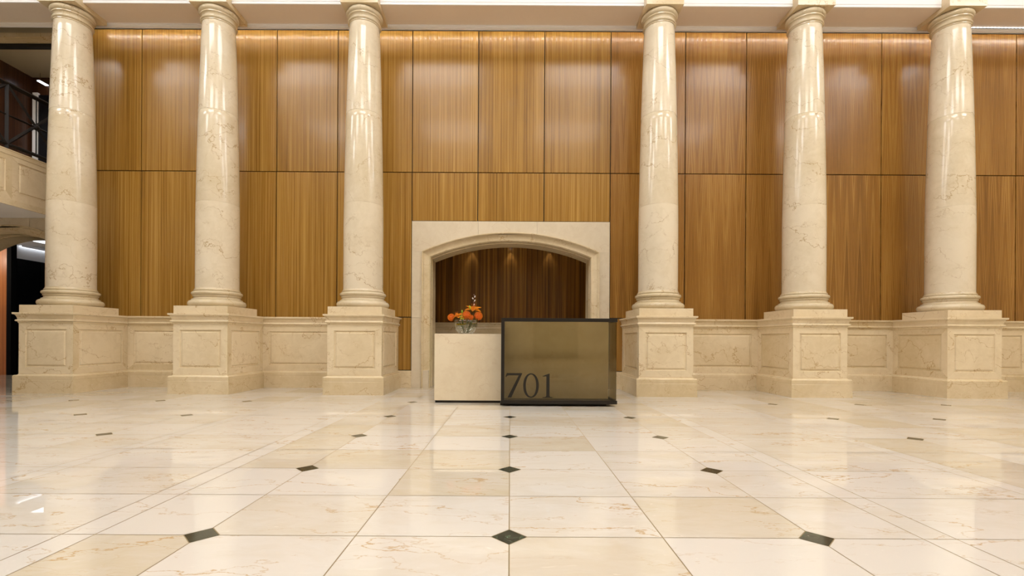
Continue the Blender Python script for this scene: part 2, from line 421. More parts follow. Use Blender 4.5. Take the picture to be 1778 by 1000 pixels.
# ------------------------------------------------------------------ one column with its pedestal
labels = ['marble column on panelled pedestal, first from the left, beside the balcony',
          'marble column on panelled pedestal, second from the left',
          'marble column on panelled pedestal just left of the arch and flower desk',
          'marble column on panelled pedestal just right of the glass desk case',
          'marble column on panelled pedestal, second from the right',
          'marble column on panelled pedestal, last on the far right']
def make_column():
    root = empty('marble_column', (0, YC, 0), labels[0], 'column', 'columns in front of the timber wall')
    y0, y1 = YD - YC, YW - 0.005 - YC
    # pedestal die
    bm = bmesh.new(); tile_attr(bm)
    H = Z1 - Z0
    panel_face(bm, (-W / 2, y0, Z0), (1, 0, 0), (0, 0, 1), W, H, (0, -1, 0), (0.118, 0.118, 0.115, 0.104))
    D = 9.575 - YD
    panel_face(bm, (W / 2, y0, Z0), (0, 1, 0), (0, 0, 1), D, H, (1, 0, 0), (0.118, 0.118, 0.115, 0.104))
    panel_face(bm, (-W / 2, y0 + D, Z0), (0, -1, 0), (0, 0, 1), D, H, (-1, 0, 0), (0.118, 0.118, 0.115, 0.104))
    for sx in (-1, 1):
        f = bm.faces.new([bm.verts.new(p) for p in ((sx * W / 2, y0 + D, Z0), (sx * W / 2, y1, Z0), (sx * W / 2, y1, Z1), (sx * W / 2, y0 + D, Z1))]); settile(bm, [f])
    f = bm.faces.new([bm.verts.new(p) for p in ((-W / 2, y1, Z0), (W / 2, y1, Z0), (W / 2, y1, Z1), (-W / 2, y1, Z1))])
    die = link('pedestal', bm, M['marble'], root)
    bm = bmesh.new(); tile_attr(bm)
    r = sweep_u(bm, CAPP, -W / 2, W / 2, y0, y1); settile(bm, [bm.faces.new(r[-1]), bm.faces.new(r[0])])
    link('cornice', bm, M['marble'], root)
    bm = bmesh.new(); tile_attr(bm)
    r = sweep_u(bm, BASEP, -W / 2, W / 2, y0, y1); settile(bm, [bm.faces.new(r[-1]), bm.faces.new(r[0])])
    link('pedestal_base', bm, M['marble'], root)
    # plinth
    bm = bmesh.new(); tile_attr(bm)
    h = 0.489; box(bm, -h, h, -h, h, DADO_TOP, 1.595, bevel=0.003); settile(bm, bm.faces, (0.7, .1, .6, 1))
    link('plinth', bm, M['marble'], root)
    # attic base
    bm = bmesh.new()
    prof = [(0.43, 1.595)] + [(0.428 + x, z) for x, z in arc(0, 1.655, 0.055, 0.060, -75, 85, 10)] + [(0.425, 1.718), (0.423, 1.735)]
    prof += [(0.385 + 0.035 * (1 - math.sin(math.radians(a))), 1.735 + 0.055 * (a / 150)) for a in range(10, 151, 20)]
    prof += [(0.400, 1.797), (0.402, 1.808)] + [(0.385 + x, z) for x, z in arc(0, 1.846, 0.040, 0.036, -80, 85, 8)]
    prof += [(0.384, 1.884), (0.388, 1.890), (0.388, 1.905), (0.380, 1.912), (0.372, 1.925), (0.3665, 1.945)]
    lathe(bm, prof, seg=96)
    link('column_base', bm, M['shaft'], root, smooth=True, autosmooth=math.radians(40))
    # shaft: three drums, entasis above the first third
    bm = bmesh.new(); tile_attr(bm)
    def rad(z):
        t = max(0.0, (z - 3.2) / (6.95 - 3.2)); return 0.364 - 0.086 * (0.45 * t + 0.55 * t * t)
    for a, b in ((1.94, 3.54), (3.54, 5.25), (5.25, 6.94)):
        n = 14; pr = [(rad(a) - 0.0035, a), (rad(a), a + 0.004)] + [(rad(a + (b - a) * i / n), a + (b - a) * i / n) for i in range(1, n)] + [(rad(b), b - 0.004), (rad(b) - 0.0035, b)]
        k = len(bm.faces); lathe(bm, pr, seg=96, captop=False, capbot=False); bm.faces.ensure_lookup_table()
        settile(bm, bm.faces[k:], (random.random(), random.random(), random.random(), 1))
    link('shaft', bm, M['shaft'], root, smooth=True, autosmooth=math.radians(40))
    # capital
    bm = bmesh.new()
    prof = [(0.2775, 6.930), (0.288, 6.936), (0.288, 6.952), (0.280, 6.955)] + [(0.277 + x, z) for x, z in arc(0, 6.981, 0.030, 0.025, -72, 78, 8)]
    prof += [(0.276, 7.008), (0.275, 7.022), (0.279, 7.045), (0.290, 7.062), (0.307, 7.070), (0.307, 7.088), (0.300, 7.091)]
    prof += [(0.290 + x, z) for x, z in arc(0, 7.143, 0.046, 0.050, -72, 88, 10)] + [(0.27, 7.199)]
    lathe(bm, prof, seg=96)
    link('capital', bm, M['shaft'], root, smooth=True, autosmooth=math.radians(40))
    bm = bmesh.new(); tile_attr(bm)
    a = 0.345; box(bm, -a, a, -a, a, 7.198, 7.285, bevel=0.003); box(bm, -a + .002, a - .002, -a + .002, YBEAM0 - YC - 0.001, 7.28, 7.42)
    settile(bm, bm.faces, (0.5, .4, .9, 1))
    link('abacus', bm, M['marble'], root)
    return root
c0 = make_column(); c0.location.x = COLX[0]
for x, lb in list(zip(COLX, labels))[1:]:
    dup(c0, (x, YC, 0), lb)

# ------------------------------------------------------------------ dado between pedestals
tn = 2
spans = [(COLX[0] + W / 2, COLX[1] - W / 2), (COLX[1] + W / 2, COLX[2] - W / 2), (COLX[3] + W / 2, COLX[4] - W / 2), (COLX[4] + W / 2, COLX[5] - W / 2), (COLX[5] + W / 2, XR)]
for x0, x1 in spans:
    bm = bmesh.new(); tile_attr(bm); yd = 9.58
    x1p = x1 if x1 - x0 < 2.0 else x0 + 1.809
    panel_face(bm, (x0, yd, Z0), (1, 0, 0), (0, 0, 1), x1p - x0, Z1 - Z0, (0, -1, 0), (0.13, 0.13, 0.115, 0.104))
    if x1p < x1: panel_face(bm, (x1p, yd, Z0), (1, 0, 0), (0, 0, 1), x1 - x1p, Z1 - Z0, (0, -1, 0), (0.13, 0.13, 0.115, 0.104))
    sweep_line(bm, CAPP, x0, x1, yd); sweep_line(bm, BASEP, x0, x1, yd)
    box(bm, x0, x1, yd + 0.02, YW + 0.029, 0, 1.452)
    top = bm.faces.new([bm.verts.new(p) for p in ((x0, yd - .06, DADO_TOP), (x1, yd - .06, DADO_TOP), (x1, YW - 0.001, DADO_TOP), (x0, YW - 0.001, DADO_TOP))]); settile(bm, [top])
    tag(link('trim_%d' % tn, bm, M['marble']), 'low panelled marble dado between the column pedestals', kind='structure'); tn += 1

# ------------------------------------------------------------------ arched stone surround
def arch_surround(cx, half_out, top, half, spring, rise, xl, xr, label, lift=0.0):
    """stone portal: flat surround face at YW with a moulded segmental arch. half/spring/rise describe the outer moulding edge"""
    root = empty('arched_surround', (cx, YW, 0), label, 'archway')
    R = (half ** 2 + rise ** 2) / (2 * rise); zc = spring + rise - R
    N = 28
    def curve(d):     # path offset inward by d
        r = R - d; h = half - d
        pts = [(-h, 0.0)]
        a0 = math.asin(h / r)
        for i in range(N + 1):
            a = -a0 + 2 * a0 * i / N
            pts.append((r * math.sin(a), zc + r * math.cos(a)))
        pts.append((h, 0.0)); return pts
    # face slabs: two jamb slabs and a lintel
    bm = bmesh.new(); tile_attr(bm)
    c = curve(0.0); yf = -0.012; yb = 0.10
    def prism(poly):
        k = len(bm.faces)
        a = [bm.verts.new((x, yf, z)) for x, z in poly]; b = [bm.verts.new((x, yb, z)) for x, z in poly]
        bm.faces.new(a); bm.faces.new(b[::-1])
        for i in range(len(poly)): bm.faces.new((a[i], b[i], b[(i + 1) % len(poly)], a[(i + 1) % len(poly)]))
        bm.faces.ensure_lookup_table(); settile(bm, bm.faces[k:], (random.random() * .5 + .4, random.random(), random.random(), 1))
    sp = spring; g = 0.0015
    link_l = []
    mid = 1.46
    prism([(xl, 0.366 + g), (-half, 0.366 + g), (-half, mid - g), (xl, mid - g)])
    prism([(xl, mid + g), (-half, mid + g), (-half, sp - g), (xl, sp - g)])
    prism([(half, 0.366 + g), (xr, 0.366 + g), (xr, mid - g), (half, mid - g)])
    prism([(half, mid + g), (xr, mid + g), (xr, sp - g), (half, sp - g)])
    arcp = c[1:-1]; m = len(arcp) // 2
    third = len(arcp) // 3
    segs = [(0, third), (third, 2 * third), (2 * third, len(arcp) - 1)]
    for si, (a, b) in enumerate(segs):
        pts = arcp[a:b + 1]
        xa = xl if si == 0 else pts[0][0] + g; xb = xr if si == 2 else pts[-1][0] - g
        poly = [(xa, top), (xa, pts[0][1] if si else sp)] + (pts if si else pts) + [(xb, pts[-1][1] if si < 2 else sp), (xb, top)]
        out = []
        for p in poly:
            if not out or (abs(p[0] - out[-1][0]) + abs(p[1] - out[-1][1])) > 1e-4: out.append(p)
        prism(out)
    link('surround_face', bm, M['surround'], root)
    for s in (-1, 1):
        bm = bmesh.new(); tile_attr(bm)
        a, b = sorted((s * (half - 0.145), (xl if s < 0 else xr))); box(bm, a, b, yf - 0.012, yb, 0, 0.366, bevel=0.003)
        settile(bm, bm.faces, (.4, .2 + .1 * s, .7, 1))
        link('surround_base', bm, M['surround'], root)
    # moulded architrave
    bm = bmesh.new(); tile_attr(bm)
    prof = [(-0.002, yf), (-0.002, -0.045), (0.016, -0.045), (0.020, -0.030), (0.028, -0.028)]
    prof += [(0.028 + 0.105 * (1 - math.cos(math.radians(a))), -0.028 + 0.075 * math.sin(math.radians(a))) for a in range(15, 91, 15)]
    prof += [(0.150, 0.047), (0.150, 0.075), (0.164, 0.080), (0.164, 0.16), (0.150, 0.165), (0.150, 0.30), (0.164, 0.305), (0.164, 0.72), (0.10, 0.75), (-0.10, 0.75)]
    prev = None
    for d, y in prof:
        pts = curve(d); cur = [bm.verts.new((x, y, z)) for x, z in pts]
        if prev:
            for i in range(len(cur) - 1):
                v = (0.15 + 0.1 * ((i * 5) // len(cur)), ((i * 5) // len(cur)) * .23, .4, 1)
                settile(bm, [bm.faces.new((prev[i], prev[i + 1], cur[i + 1], cur[i]))], v)
        prev = cur
    link('arch_moulding', bm, M['marble'], root)
    return root
arch_surround(0, 2.053, 3.468, 1.84, 2.837, 0.401, -2.053, 2.053, 'pale marble arched surround behind the reception desk')
arch_surround(-10.43, 2.053, 3.482, 1.40, 2.82, 0.52, -2.3, 1.645, 'marble archway under the balcony at the left edge')

# niche behind the central arch
bm = bmesh.new(); box(bm, -2.6, 2.6, 12.1, 12.2, 1.455, 3.6)
tag(link('wall_niche', bm, M['wood_niche']), 'dark striped walnut wall at the back of the niche', kind='structure')
bm = bmesh.new()
for s in (-1, 1): a, b = sorted((s * 2.6, s * 2.7)); box(bm, a, b, YW + 0.2, 12.2, 0, 3.6)
tag(link('wall_niche_side', bm, M['wood_niche']), 'walnut side walls of the niche', kind='structure')
bm = bmesh.new(); box(bm, -2.7, 2.7, YW + 0.74, 12.2, 3.42, 3.5)
tag(link('ceiling_niche', bm, M['beige']), 'niche ceiling', kind='structure')
bm = bmesh.new(); tile_attr(bm)
sweep_line(bm, [(0, 0)] + [(0, 1.26)] + CAPP, -2.6, 2.6, 12.03); box(bm, -2.6, 2.6, 12.04, 12.1, 0, 1.45)
f = bm.faces.new([bm.verts.new(p) for p in ((-2.6, 11.97, DADO_TOP), (2.6, 11.97, DADO_TOP), (2.6, 12.1, DADO_TOP), (-2.6, 12.1, DADO_TOP))])
tag(link('trim_%d' % tn, bm, M['marble']), 'marble dado across the back of the niche', kind='structure'); tn += 1
# niche downlights
def downlight(x, y, z, r, label, group, strength_mat, h=0.02):
    t = empty('downlight', (x, y, z), label, 'light', group)
    bm = bmesh.new(); lathe(bm, [(r * 1.25, 0.0), (r * 1.25, -0.006), (r, -0.008), (r * 0.96, 0.0)], seg=24, captop=False, capbot=False)
    link('trim_ring', bm, M['metal_trim'], t)
    bm = bmesh.new(); lathe(bm, [(r * 0.96, -0.004), (r * 0.96, -0.002)], seg=24)
    link('lamp', bm, strength_mat, t)
    return t
for x, n in ((-1.0, 'left'), (0.0, 'middle'), (1.0, 'right')):
    d = downlight(x, 12.02, 3.42, 0.05, 'small recessed downlight at the %s of the niche ceiling' % n, 'niche downlights', M['cool_emit'])
    ld = bpy.data.lights.new('niche_spot', 'SPOT'); ld.energy = 5.0; ld.spot_size = math.radians(64); ld.spot_blend = 0.6; ld.color = (1, .97, .95); ld.shadow_soft_size = 0.03
    lo = bpy.data.objects.new('spot', ld); COL.objects.link(lo); lo.parent = d; lo.location = (0, 0, -0.02)

# ------------------------------------------------------------------ entablature and upper cornice
bm = bmesh.new()
box(bm, -12.6, XR, YBEAM0 + 0.02, YBEAM1, ZSOF, 7.33)
tag(link('trim_%d' % tn, bm, M['plaster']), 'cream plaster soffit resting on the columns', kind='structure'); tn += 1
bm = bmesh.new()
box(bm, -12.6, XR, YBEAM1, YBEAM1 + 0.03, 7.212, 7.62); box(bm, -12.6, XR, YBEAM1 - 0.02, YBEAM1, 7.262, 7.285)
tag(link('trim_%d' % tn, bm, M['white']), 'narrow pale lip at the rear edge of the soffit', kind='structure'); tn += 1
bm = bmesh.new()
prof = [(0.02, ZSOF), (0.0, ZSOF), (0.0, 7.315), (0.012, 7.318), (0.012, 7.335), (0.0, 7.34), (0.0, 7.62), (-0.06, 7.66), (-0.06, 8.2), (-0.2, 8.32), (-0.2, 8.45), (0.3, 8.45), (0.3, 7.33), (0.02, 7.33)]
pv = None; first = None
for o, z in prof + [prof[0]]:
    cur = [bm.verts.new((-12.6, YBEAM0 + o, z)), bm.verts.new((XR, YBEAM0 + o, z))]
    if pv: bm.faces.new((pv[0], pv[1], cur[1], cur[0]))
    pv = cur
tag(link('trim_%d' % tn, bm, M['white']), 'white moulded entablature above the columns', kind='structure'); tn += 1
bm = bmesh.new(); box(bm, -12.6, XR, YBEAM1, YW + 0.2, 7.62, 7.7)
tag(link('ceiling_slot', bm, M['gap']), 'dark top of the light slot', kind='structure')
bm = bmesh.new(); box(bm, -12.6, XR, 8.9, 8.95, 8.45, CEIL)
tag(link('wall_upper', bm, M['white']), 'white wall above the entablature', kind='structure')

# LED line grazing the timber
t = empty('led_strip', (0, 9.41, 7.42), 'strip of small warm LEDs grazing the top of the timber wall', 'light')
bm = bmesh.new(); box(bm, -8.6, 11.2, -0.012, 0.012, 0.012, 0.03)
link('channel', bm, M['metal_trim'], t)
dm = bmesh.new(); box(dm, -0.015, 0.015, -0.009, 0.009, 0.0, 0.0115)
d0 = link('diode', dm, M['led'], t); d0.location = (-3.65, 0, 0)
for k in range(1, 100):
    c = d0.copy(); c.location = (-3.65 + 0.1 * k, 0, 0); c.parent = t; COL.objects.link(c)
bm = bmesh.new()
for k in range(-49, 148):
    if not 0 <= k < 100: x = -3.65 + 0.1 * k; box(bm, x - .015, x + 0.015, -0.009, 0.009, 0.0, 0.0115)
tag(link('diodes', bm, M['led'], t), kind='stuff')
t['label'] = 'continuous row of small warm LEDs above the timber wall'
bm = bmesh.new(); x = 8.75
box(bm, 8.75, 11.25, YBEAM1 - 0.030, YBEAM1 - 0.0205, 7.262, 7.284, mat=1)
while x < 11.2: box(bm, x, x + 0.05, YBEAM1 - 0.034, YBEAM1 - 0.0302, 7.272, 7.282); x += 0.07
o = link('led_strip', bm, [M['led_cool'], M['metal_trim']]); tag(o, 'bright dotted LED strip on the soffit right of the last column', 'light')

# ------------------------------------------------------------------ hall shell (outside the frame: front half of the room)
bm = bmesh.new(); box(bm, XL, XR + .2, YB, 9.0, CEIL, CEIL + 0.2)
tag(link('ceiling', bm, M['white']), 'white hall ceiling', kind='structure')
bm = bmesh.new(); box(bm, XR, XR + 0.2, YB, YW + .2, 0, CEIL); settile(bm, bm.faces)
tag(link('wall_right', bm, M['marble']), 'marble side wall', kind='structure')
bm = bmesh.new(); tile_attr(bm); box(bm, XL, XR, YB - 0.2, YB, 0, CEIL); settile(bm, bm.faces)
tag(link('wall_front', bm, M['marble']), 'marble entrance wall behind the viewer', kind='structure')
for k, x in enumerate((-9, -5.5, -2, 2, 5.5, 9)):
    t = empty('window_%d' % (k + 1), (x, YB, 0), kind='structure', label='tall dark entrance window')
    bm = bmesh.new(); box(bm, -0.9, 0.9, 0.01, 0.03, 0.3, 6.5)
    link('window_pane', bm, M['black'], t)
    bm = bmesh.new()
    for a, b, c, d in ((-1, -.9, .2, 6.6), (.9, 1, .2, 6.6), (-.9, .9, 6.5, 6.6), (-.9, .9, .2, .3), (-.9, .9, 3.3, 3.38)): box(bm, a, b, 0.0, 0.08, c, d)
    link('window_frame', bm, M['bronze'], t)

# ceiling light panels
for i, (px, py) in enumerate([(x, y) for y in (4.6, 0.2) for x in (-11.5, -6.9, -2.3, 2.3, 6.9, 11.5)]):
    t = empty('ceiling_light', (px, py, CEIL), 'large square ceiling light panel over the hall', 'light', 'hall ceiling light panels')
    bm = bmesh.new()
    for a, b, c, d in ((-1.35, 1.35, -1.0, -.92), (-1.35, 1.35, .92, 1.0), (-1.35, -1.27, -.92, .92), (1.27, 1.35, -.92, .92)): box(bm, a, b, c, d, -0.05, 0)
    link('light_frame', bm, M['white'], t)
    bm = bmesh.new(); box(bm, -1.27, 1.27, -.92, .92, -0.03, -0.01)
    link('diffuser', bm, M['panel_emit'], t)
for y in (7.3, 2.4):
    for x in (-8.4, -5.6, -2.8, 0, 2.8, 5.6, 8.4):
        downlight(x, y, CEIL, 0.09, 'round recessed downlight in the hall ceiling', 'hall downlights', M['down_emit'])

# ------------------------------------------------------------------ left gallery
XG = -9.41
bm = bmesh.new(); tile_attr(bm)
per = 1.9; y = 9.645
while y > -6:
    y2 = y; y1 = y - (0.895 if y == 9.645 else per); y = y1
    panel_face(bm, (XG, y2, 3.60), (0, -1, 0), (0, 0, 1), y2 - y1, 4.42 - 3.60, (1, 0, 0), (0.11, 0.11, 0.14, 0.09))
prof = [(0.0, 3.484), (0.012, 3.486), (0.012, 3.52), (0.004, 3.526), (0.004, 3.58), (0, 3.60)]
def ysweep(prof):
    pv = None
    for o, z in prof:
        cur = [bm.verts.new((XG + o, -6.2, z)), bm.verts.new((XG + o, 9.645, z))]
        if pv: settile(bm, [bm.faces.new((pv[0], pv[1], cur[1], cur[0]))], (.4, .3, .2, 1))
        pv = cur
ysweep(prof); ysweep([(0, 4.42), (0.01, 4.43), (0.012, 4.50), (0.02, 4.505), (0.02, 4.525), (-0.22, 4.525), (-0.22, 3.6)])
box(bm, XG - 0.2, XG - 0.02, -6.2, 9.645, 3.5, 4.50)
tag(link('balcony_parapet', bm, M['marble']), 'panelled marble balcony parapet at the upper left', 'balcony')
bm = bmesh.new(); box(bm, -12.6, XG, -6.2, 9.637, 3.484, 3.499)
tag(link('ceiling_balcony', bm, M['white']), 'pale underside of the balcony', kind='structure')
bm = bmesh.new(); box(bm, -15.4, XG - 0.22, -6.2, 9.64, 3.50, 3.6); box(bm, -12.9, -8.7, 9.9, 11.0, 3.62, 3.7)
tag(link('floor_gallery', bm, M['beige']), 'upper gallery floor', kind='structure')
# railing
rail = empty('balcony_railing', (XG - 0.05, 9.78, 4.525), 'black metal railing with star bracing on the balcony', 'railing')
ZR0, ZR1, ZRM = 0.105, 1.235, 0.655
def bar(name, pts, r, parent=rail, sq=True):
    bm = bmesh.new(); tube(bm, pts, r, 4 if sq else 10); return link(name, bm, M['rail'], parent)
L = 5.4
bar('top_rail', [(0, -0.14, ZR1), (0, -L, ZR1)], 0.045); bar('bottom_rail', [(0, -0.14, ZR0), (0, -L, ZR0)], 0.036); bar('middle_rail', [(0, -0.14, ZRM), (0, -L, ZRM)], 0.02)
for k in range(0, 5):
    yb = -1.08 * (k + 1)
    bar('post', [(0, yb, 0.0), (0, yb, ZR1)], 0.036)
    yt = yb + 1.08 if k else -0.14
    ym = yb + 0.54
    zt = ZR1 if k else ZR1 - 0.13 * 0.9; zb = ZR0 if k else ZR0 + 0.13
    bar('brace', [(0, yb, ZR0), (0, yt, zt if k == 0 else ZR1)], 0.03); bar('brace', [(0, yb, ZR1), (0, yt, zb if k == 0 else ZR0)], 0.03)
    bar('brace', [(0, ym, ZR0), (0, ym, ZR1)], 0.014)
    bm = bmesh.new(); bmesh.ops.create_uvsphere(bm, u_segments=14, v_segments=8, radius=0.055, matrix=Matrix.Translation((0, ym, ZRM))); link('boss', bm, M['rail'], rail, smooth=True)

# upper gallery room
bm = bmesh.new(); box(bm, -12.6, -8.78, 9.66, 9.8, 7.33, 7.62); box(bm, -12.6, -8.78, 9.64, 9.8, 7.24, 7.33, mat=1); box(bm, -12.6, -8.78, 9.66, 9.8, 7.146, 7.24, mat=1)
tag(link('wall_gallery_header', bm, [M['beige'], M['marble']]), 'beige header with stone moulding over the gallery', kind='structure')
bm = bmesh.new(); box(bm, -12.6, -8.78, 9.70, 9.8, 7.08, 7.146)
tag(link('trim_%d' % tn, bm, M['gap']), 'dark reveal below the gallery header', kind='structure'); tn += 1
bm = bmesh.new(); box(bm, -12.6, -8.78, 9.8, 11.0, 7.08, 7.2)
tag(link('ceiling_gallery', bm, M['beige']), 'pale ceiling of the upper gallery', kind='structure')
bm = bmesh.new(); box(bm, -11.3, -11.2, 9.8, 10.85, 3.7, 7.08)
wg = tag(link('wall_gallery_side', bm, M['wood_dark']), 'dark walnut side wall of the gallery', kind='structure')
bm = bmesh.new(); box(bm, -11.3, -8.6, 10.85, 10.95, 3.7, 7.08)
tag(link('wall_gallery_back', bm, M['wood_dark']), 'brown rear wall of the gallery', kind='structure')
bm = bmesh.new(); box(bm, -8.87, -8.78, 9.85, 10.85, 3.7, 7.08)
tag(link('wall_gallery_right', bm, M['beige']), 'plain right side wall of the gallery', kind='structure')
bm = bmesh.new(); box(bm, -15.4, -15.3, -6.2, 9.64, 0, CEIL)
tag(link('wall_left', bm, M['wood_dark']), 'far left wall beneath and above the gallery', kind='structure')
dr = empty('door_1', (-10.4, 10.84, 3.7), 'dark door in the upper gallery behind the railing', kind='structure')
bm = bmesh.new(); box(bm, -0.62, 0.62, -0.03, 0.005, 0, 2.95)
link('door_leaf', bm, M['black'], dr)
bm = bmesh.new(); box(bm, -0.74, -0.62, -0.05, 0.005, 0, 3.0); box(bm, 0.62, 0.74, -0.05, 0.005, 0, 3.0)
link('door_frame', bm, M['white'], dr)
gl = empty('linear_light', (-10.83, 10.4, 6.87), 'short white linear light glowing behind the balcony railing', 'light')
bm = bmesh.new(); box(bm, -0.04, 0.04, 0.20, 0.44, 0.02, 0.035); tube(bm, [(0, .26, .03), (0, .26, .209)], .004, 6)
link('housing', bm, M['wood_dark'], gl)
bm = bmesh.new(); box(bm, -0.035, 0.035, 0.22, 0.42, 0.0, 0.02)
link('tube', bm, M['cool_emit'], gl)

# lower lift lobby through the left arch
bm = bmesh.new(); box(bm, -15.4, -13.36, 12.4, 12.5, 0, 3.5)
tag(link('wall_lobby_wood', bm, M['wood_orange']), 'orange veneer wall seen through the left arch', kind='structure')
bm = bmesh.new(); box(bm, -13.42, -13.3, 12.36, 12.5, 0, 3.5, mat=1); box(bm, -13.42, -13.32, 12.5, 16, 0, 3.14)
for k in range(4): box(bm, -13.32, -13.30, 12.5 + 0.62 * k + 0.01, 12.5 + 0.62 * (k + 1) - 0.01, 0.05, 3.10)
tag(link('wall_lobby_black', bm, [M['black'], M['black_matt']]), 'black panelled lift lobby wall beyond the left arch', kind='structure')
bm = bmesh.new(); box(bm, -13.42, -13.36, 12.5, 16, 3.14, 3.5)
tag(link('wall_lobby_cove', bm, M['white']), 'pale lit cove band above the black wall', kind='structure')
bm = bmesh.new(); box(bm, -15.4, -7.8, 10.41, 16.2, 3.5, 3.6)
tag(link('ceiling_lobby', bm, M['white']), 'lift lobby ceiling', kind='structure')
bm = bmesh.new(); box(bm, -15.4, -7.8, 16, 16.2, 0, 3.5); box(bm, -7.9, -7.8, 10.41, 16, 0, 3.5)
tag(link('wall_lobby_back', bm, M['black']), 'dark far wall of the lift lobby', kind='structure')
t = empty('cove_light', (-13.33, 12.6, 3.49), 'cool cove light running along the lift lobby ceiling', 'light')
bm = bmesh.new(); box(bm, 0.0, 0.05, 0, 3.3, -0.015, 0.005); link('tube', bm, M['cool_emit'], t)
bm = bmesh.new(); box(bm, 0.05, 0.06, 0, 3.3, -0.02, 0.008); link('channel', bm, M['white'], t)
t = empty('ceiling_light', (-12.0, 12.2, 3.5), 'small white ceiling panel light glimpsed through the left arch', 'light')
bm = bmesh.new(); box(bm, -0.3, 0.5, -0.25, 0.25, -0.02, -0.006); link('diffuser', bm, M['cool_emit'], t)
bm = bmesh.new(); box(bm, -0.33, 0.53, -0.28, 0.28, -0.006, 0.0); link('light_frame', bm, M['white'], t)
for nm, loc, e, c, s in (('lobby_lamp', (-14.4, 11.3, 3.2), 45, (1, .85, .7), 0.2), ('gallery_lamp', (-9.4, 10.3, 6.2), 6, (1, .9, .8), 0.15)):
    ld = bpy.data.lights.new(nm, 'POINT'); ld.energy = e; ld.color = c; ld.shadow_soft_size = s
    lo = bpy.data.objects.new(nm, ld); COL.objects.link(lo); lo.location = loc

# ------------------------------------------------------------------ reception desk
desk = empty('reception_desk', (0.2, 7.8, 0), 'stone and bronze glass reception desk marked 701', 'desk')
def D(name, bm, m, **k):
    for v in bm.verts: v.co -= Vector((0.2, 7.8, 0))
    return link(name, bm, m, k.pop('parent', desk), **k)
bm = bmesh.new(); tile_attr(bm); box(bm, -1.208, -0.143, 7.40, 8.15, 0.038, 1.101, bevel=0.003); settile(bm, bm.faces, (0.75, .12, .5, 1))
D('stone_block', bm, M['desk_marble'])
bm = bmesh.new(); box(bm, -1.195, -0.15, 7.425, 8.12, 0, 0.038); box(bm, -0.15, 1.49, 7.18, 8.05, 0, 0.036)
D('kick_plate', bm, M['bronze'])
X0, X1, YF = -0.138, 1.629, 7.05
bm = bmesh.new()
# top rail set, bottom rail set, left mullion
box(bm, X0, X1, YF, YF + 0.05, 1.288, 1.341, bevel=0.002); box(bm, X1 - 0.03, X1, YF + .05, 8.15, 1.288, 1.341, bevel=0.002)
box(bm, X0, X1, YF, YF + 0.06, 0.037, 0.092, bevel=0.002); box(bm, X1 - 0.03, X1, YF + .06, 7.60, 0.037, 0.092, bevel=0.002)
box(bm, X0, X0 + 0.05, YF, YF + 0.06, 0.092, 1.288, bevel=0.002); box(bm, X0, X0 + 0.03, YF + 0.06, 8.15, 0.037, 1.341)
case = D('display_case', bm, M['bronze'])
bm = bmesh.new(); box(bm, X0 + 0.03, X1 - 0.03, 7.602, 8.15, 1.315, 1.335); D('desk_top', bm, M['bronze'])
bm = bmesh.new(); box(bm, X0 + 0.03, X1 - 0.03, YF + 0.051, 7.60, 1.320, 1.330); D('top_glass', bm, M['bronze_glass'], parent=case)
bm = bmesh.new(); box(bm, X0 + 0.03, X1 - 0.03, YF + 0.06, 8.15, 0.037, 0.06); D('case_floor', bm, M['bronze'], parent=case)
bm = bmesh.new(); tile_attr(bm); box(bm, X0 + 0.03, 1.597, 7.555, 7.60, 0.06, 1.315); settile(bm, bm.faces, (0.5, .77, .31, 1)); D('stone_panel', bm, M['desk_marble'], parent=case)
bm = bmesh.new(); box(bm, X1 - 0.08, X1 - 0.03, 7.60, 8.15, 0.06, 1.315); D('end_panel', bm, M['bronze'])
bm = bmesh.new(); box(bm, X0 + 0.05, X1 - 0.012, YF + 0.012, YF + 0.022, 0.092, 1.288); D('front_glass', bm, M['bronze_glass'], parent=case)
bm = bmesh.new(); box(bm, X1 - 0.020, X1 - 0.010, YF + 0.024, 7.60, 0.092, 1.288); D('side_glass', bm, M['bronze_glass'], parent=case)
# numerals 701, traced as outlines in metres on the front glass
K = 7.05 / 806 / 5.882
def PX(x, y): return ((860 + x / 5.882 - 886.3) * 7.05 / 806, 1 + (591.5 - 540 - y / 5.882) * 7.05 / 806)
def extr(bm, poly, hole=None, y0=YF + 0.004, y1=YF + 0.0115):
    n = len(poly)
    A = [bm.verts.new((x, y0, z)) for x, z in poly]; B = [bm.verts.new((x, y1, z)) for x, z in poly]
    if hole is None:
        bm.faces.new(A); bm.faces.new(B[::-1])
        for i in range(n): bm.faces.new((A[i], A[(i + 1) % n], B[(i + 1) % n], B[i]))
    else:
        C = [bm.verts.new((x, y0, z)) for x, z in hole]; E = [bm.verts.new((x, y1, z)) for x, z in hole]
        for i in range(n):
            j = (i + 1) % n
            bm.faces.new((A[i], A[j], C[j], C[i])); bm.faces.new((B[i], B[j], E[j], E[i]))
            bm.faces.new((A[i], A[j], B[j], B[i])); bm.faces.new((C[i], C[j], E[j], E[i]))
seven = [(122, 637), (278, 637), (278, 643), (168, 887), (128, 887), (132, 882), (243, 660), (142, 660), (130, 663), (122, 668), (116, 677), (110, 676), (114, 655), (119, 640)]
bm = bmesh.new(); extr(bm, [PX(*p) for p in seven]); D('digit', bm, M['digit'], parent=case)
bm = bmesh.new(); n = 48
def sup(cx, cy, rx, ry, e=2.0): return [PX(cx + rx * math.copysign(abs(math.cos(2 * PI * k / n)) ** (2 / e), math.cos(2 * PI * k / n)), cy + ry * math.copysign(abs(math.sin(2 * PI * k / n)) ** (2 / e), math.sin(2 * PI * k / n))) for k in range(n)]
extr(bm, sup(369, 763, 80, 125, 2.1), sup(369, 763, 53, 113, 2.05)); D('digit', bm, M['digit'], parent=case)
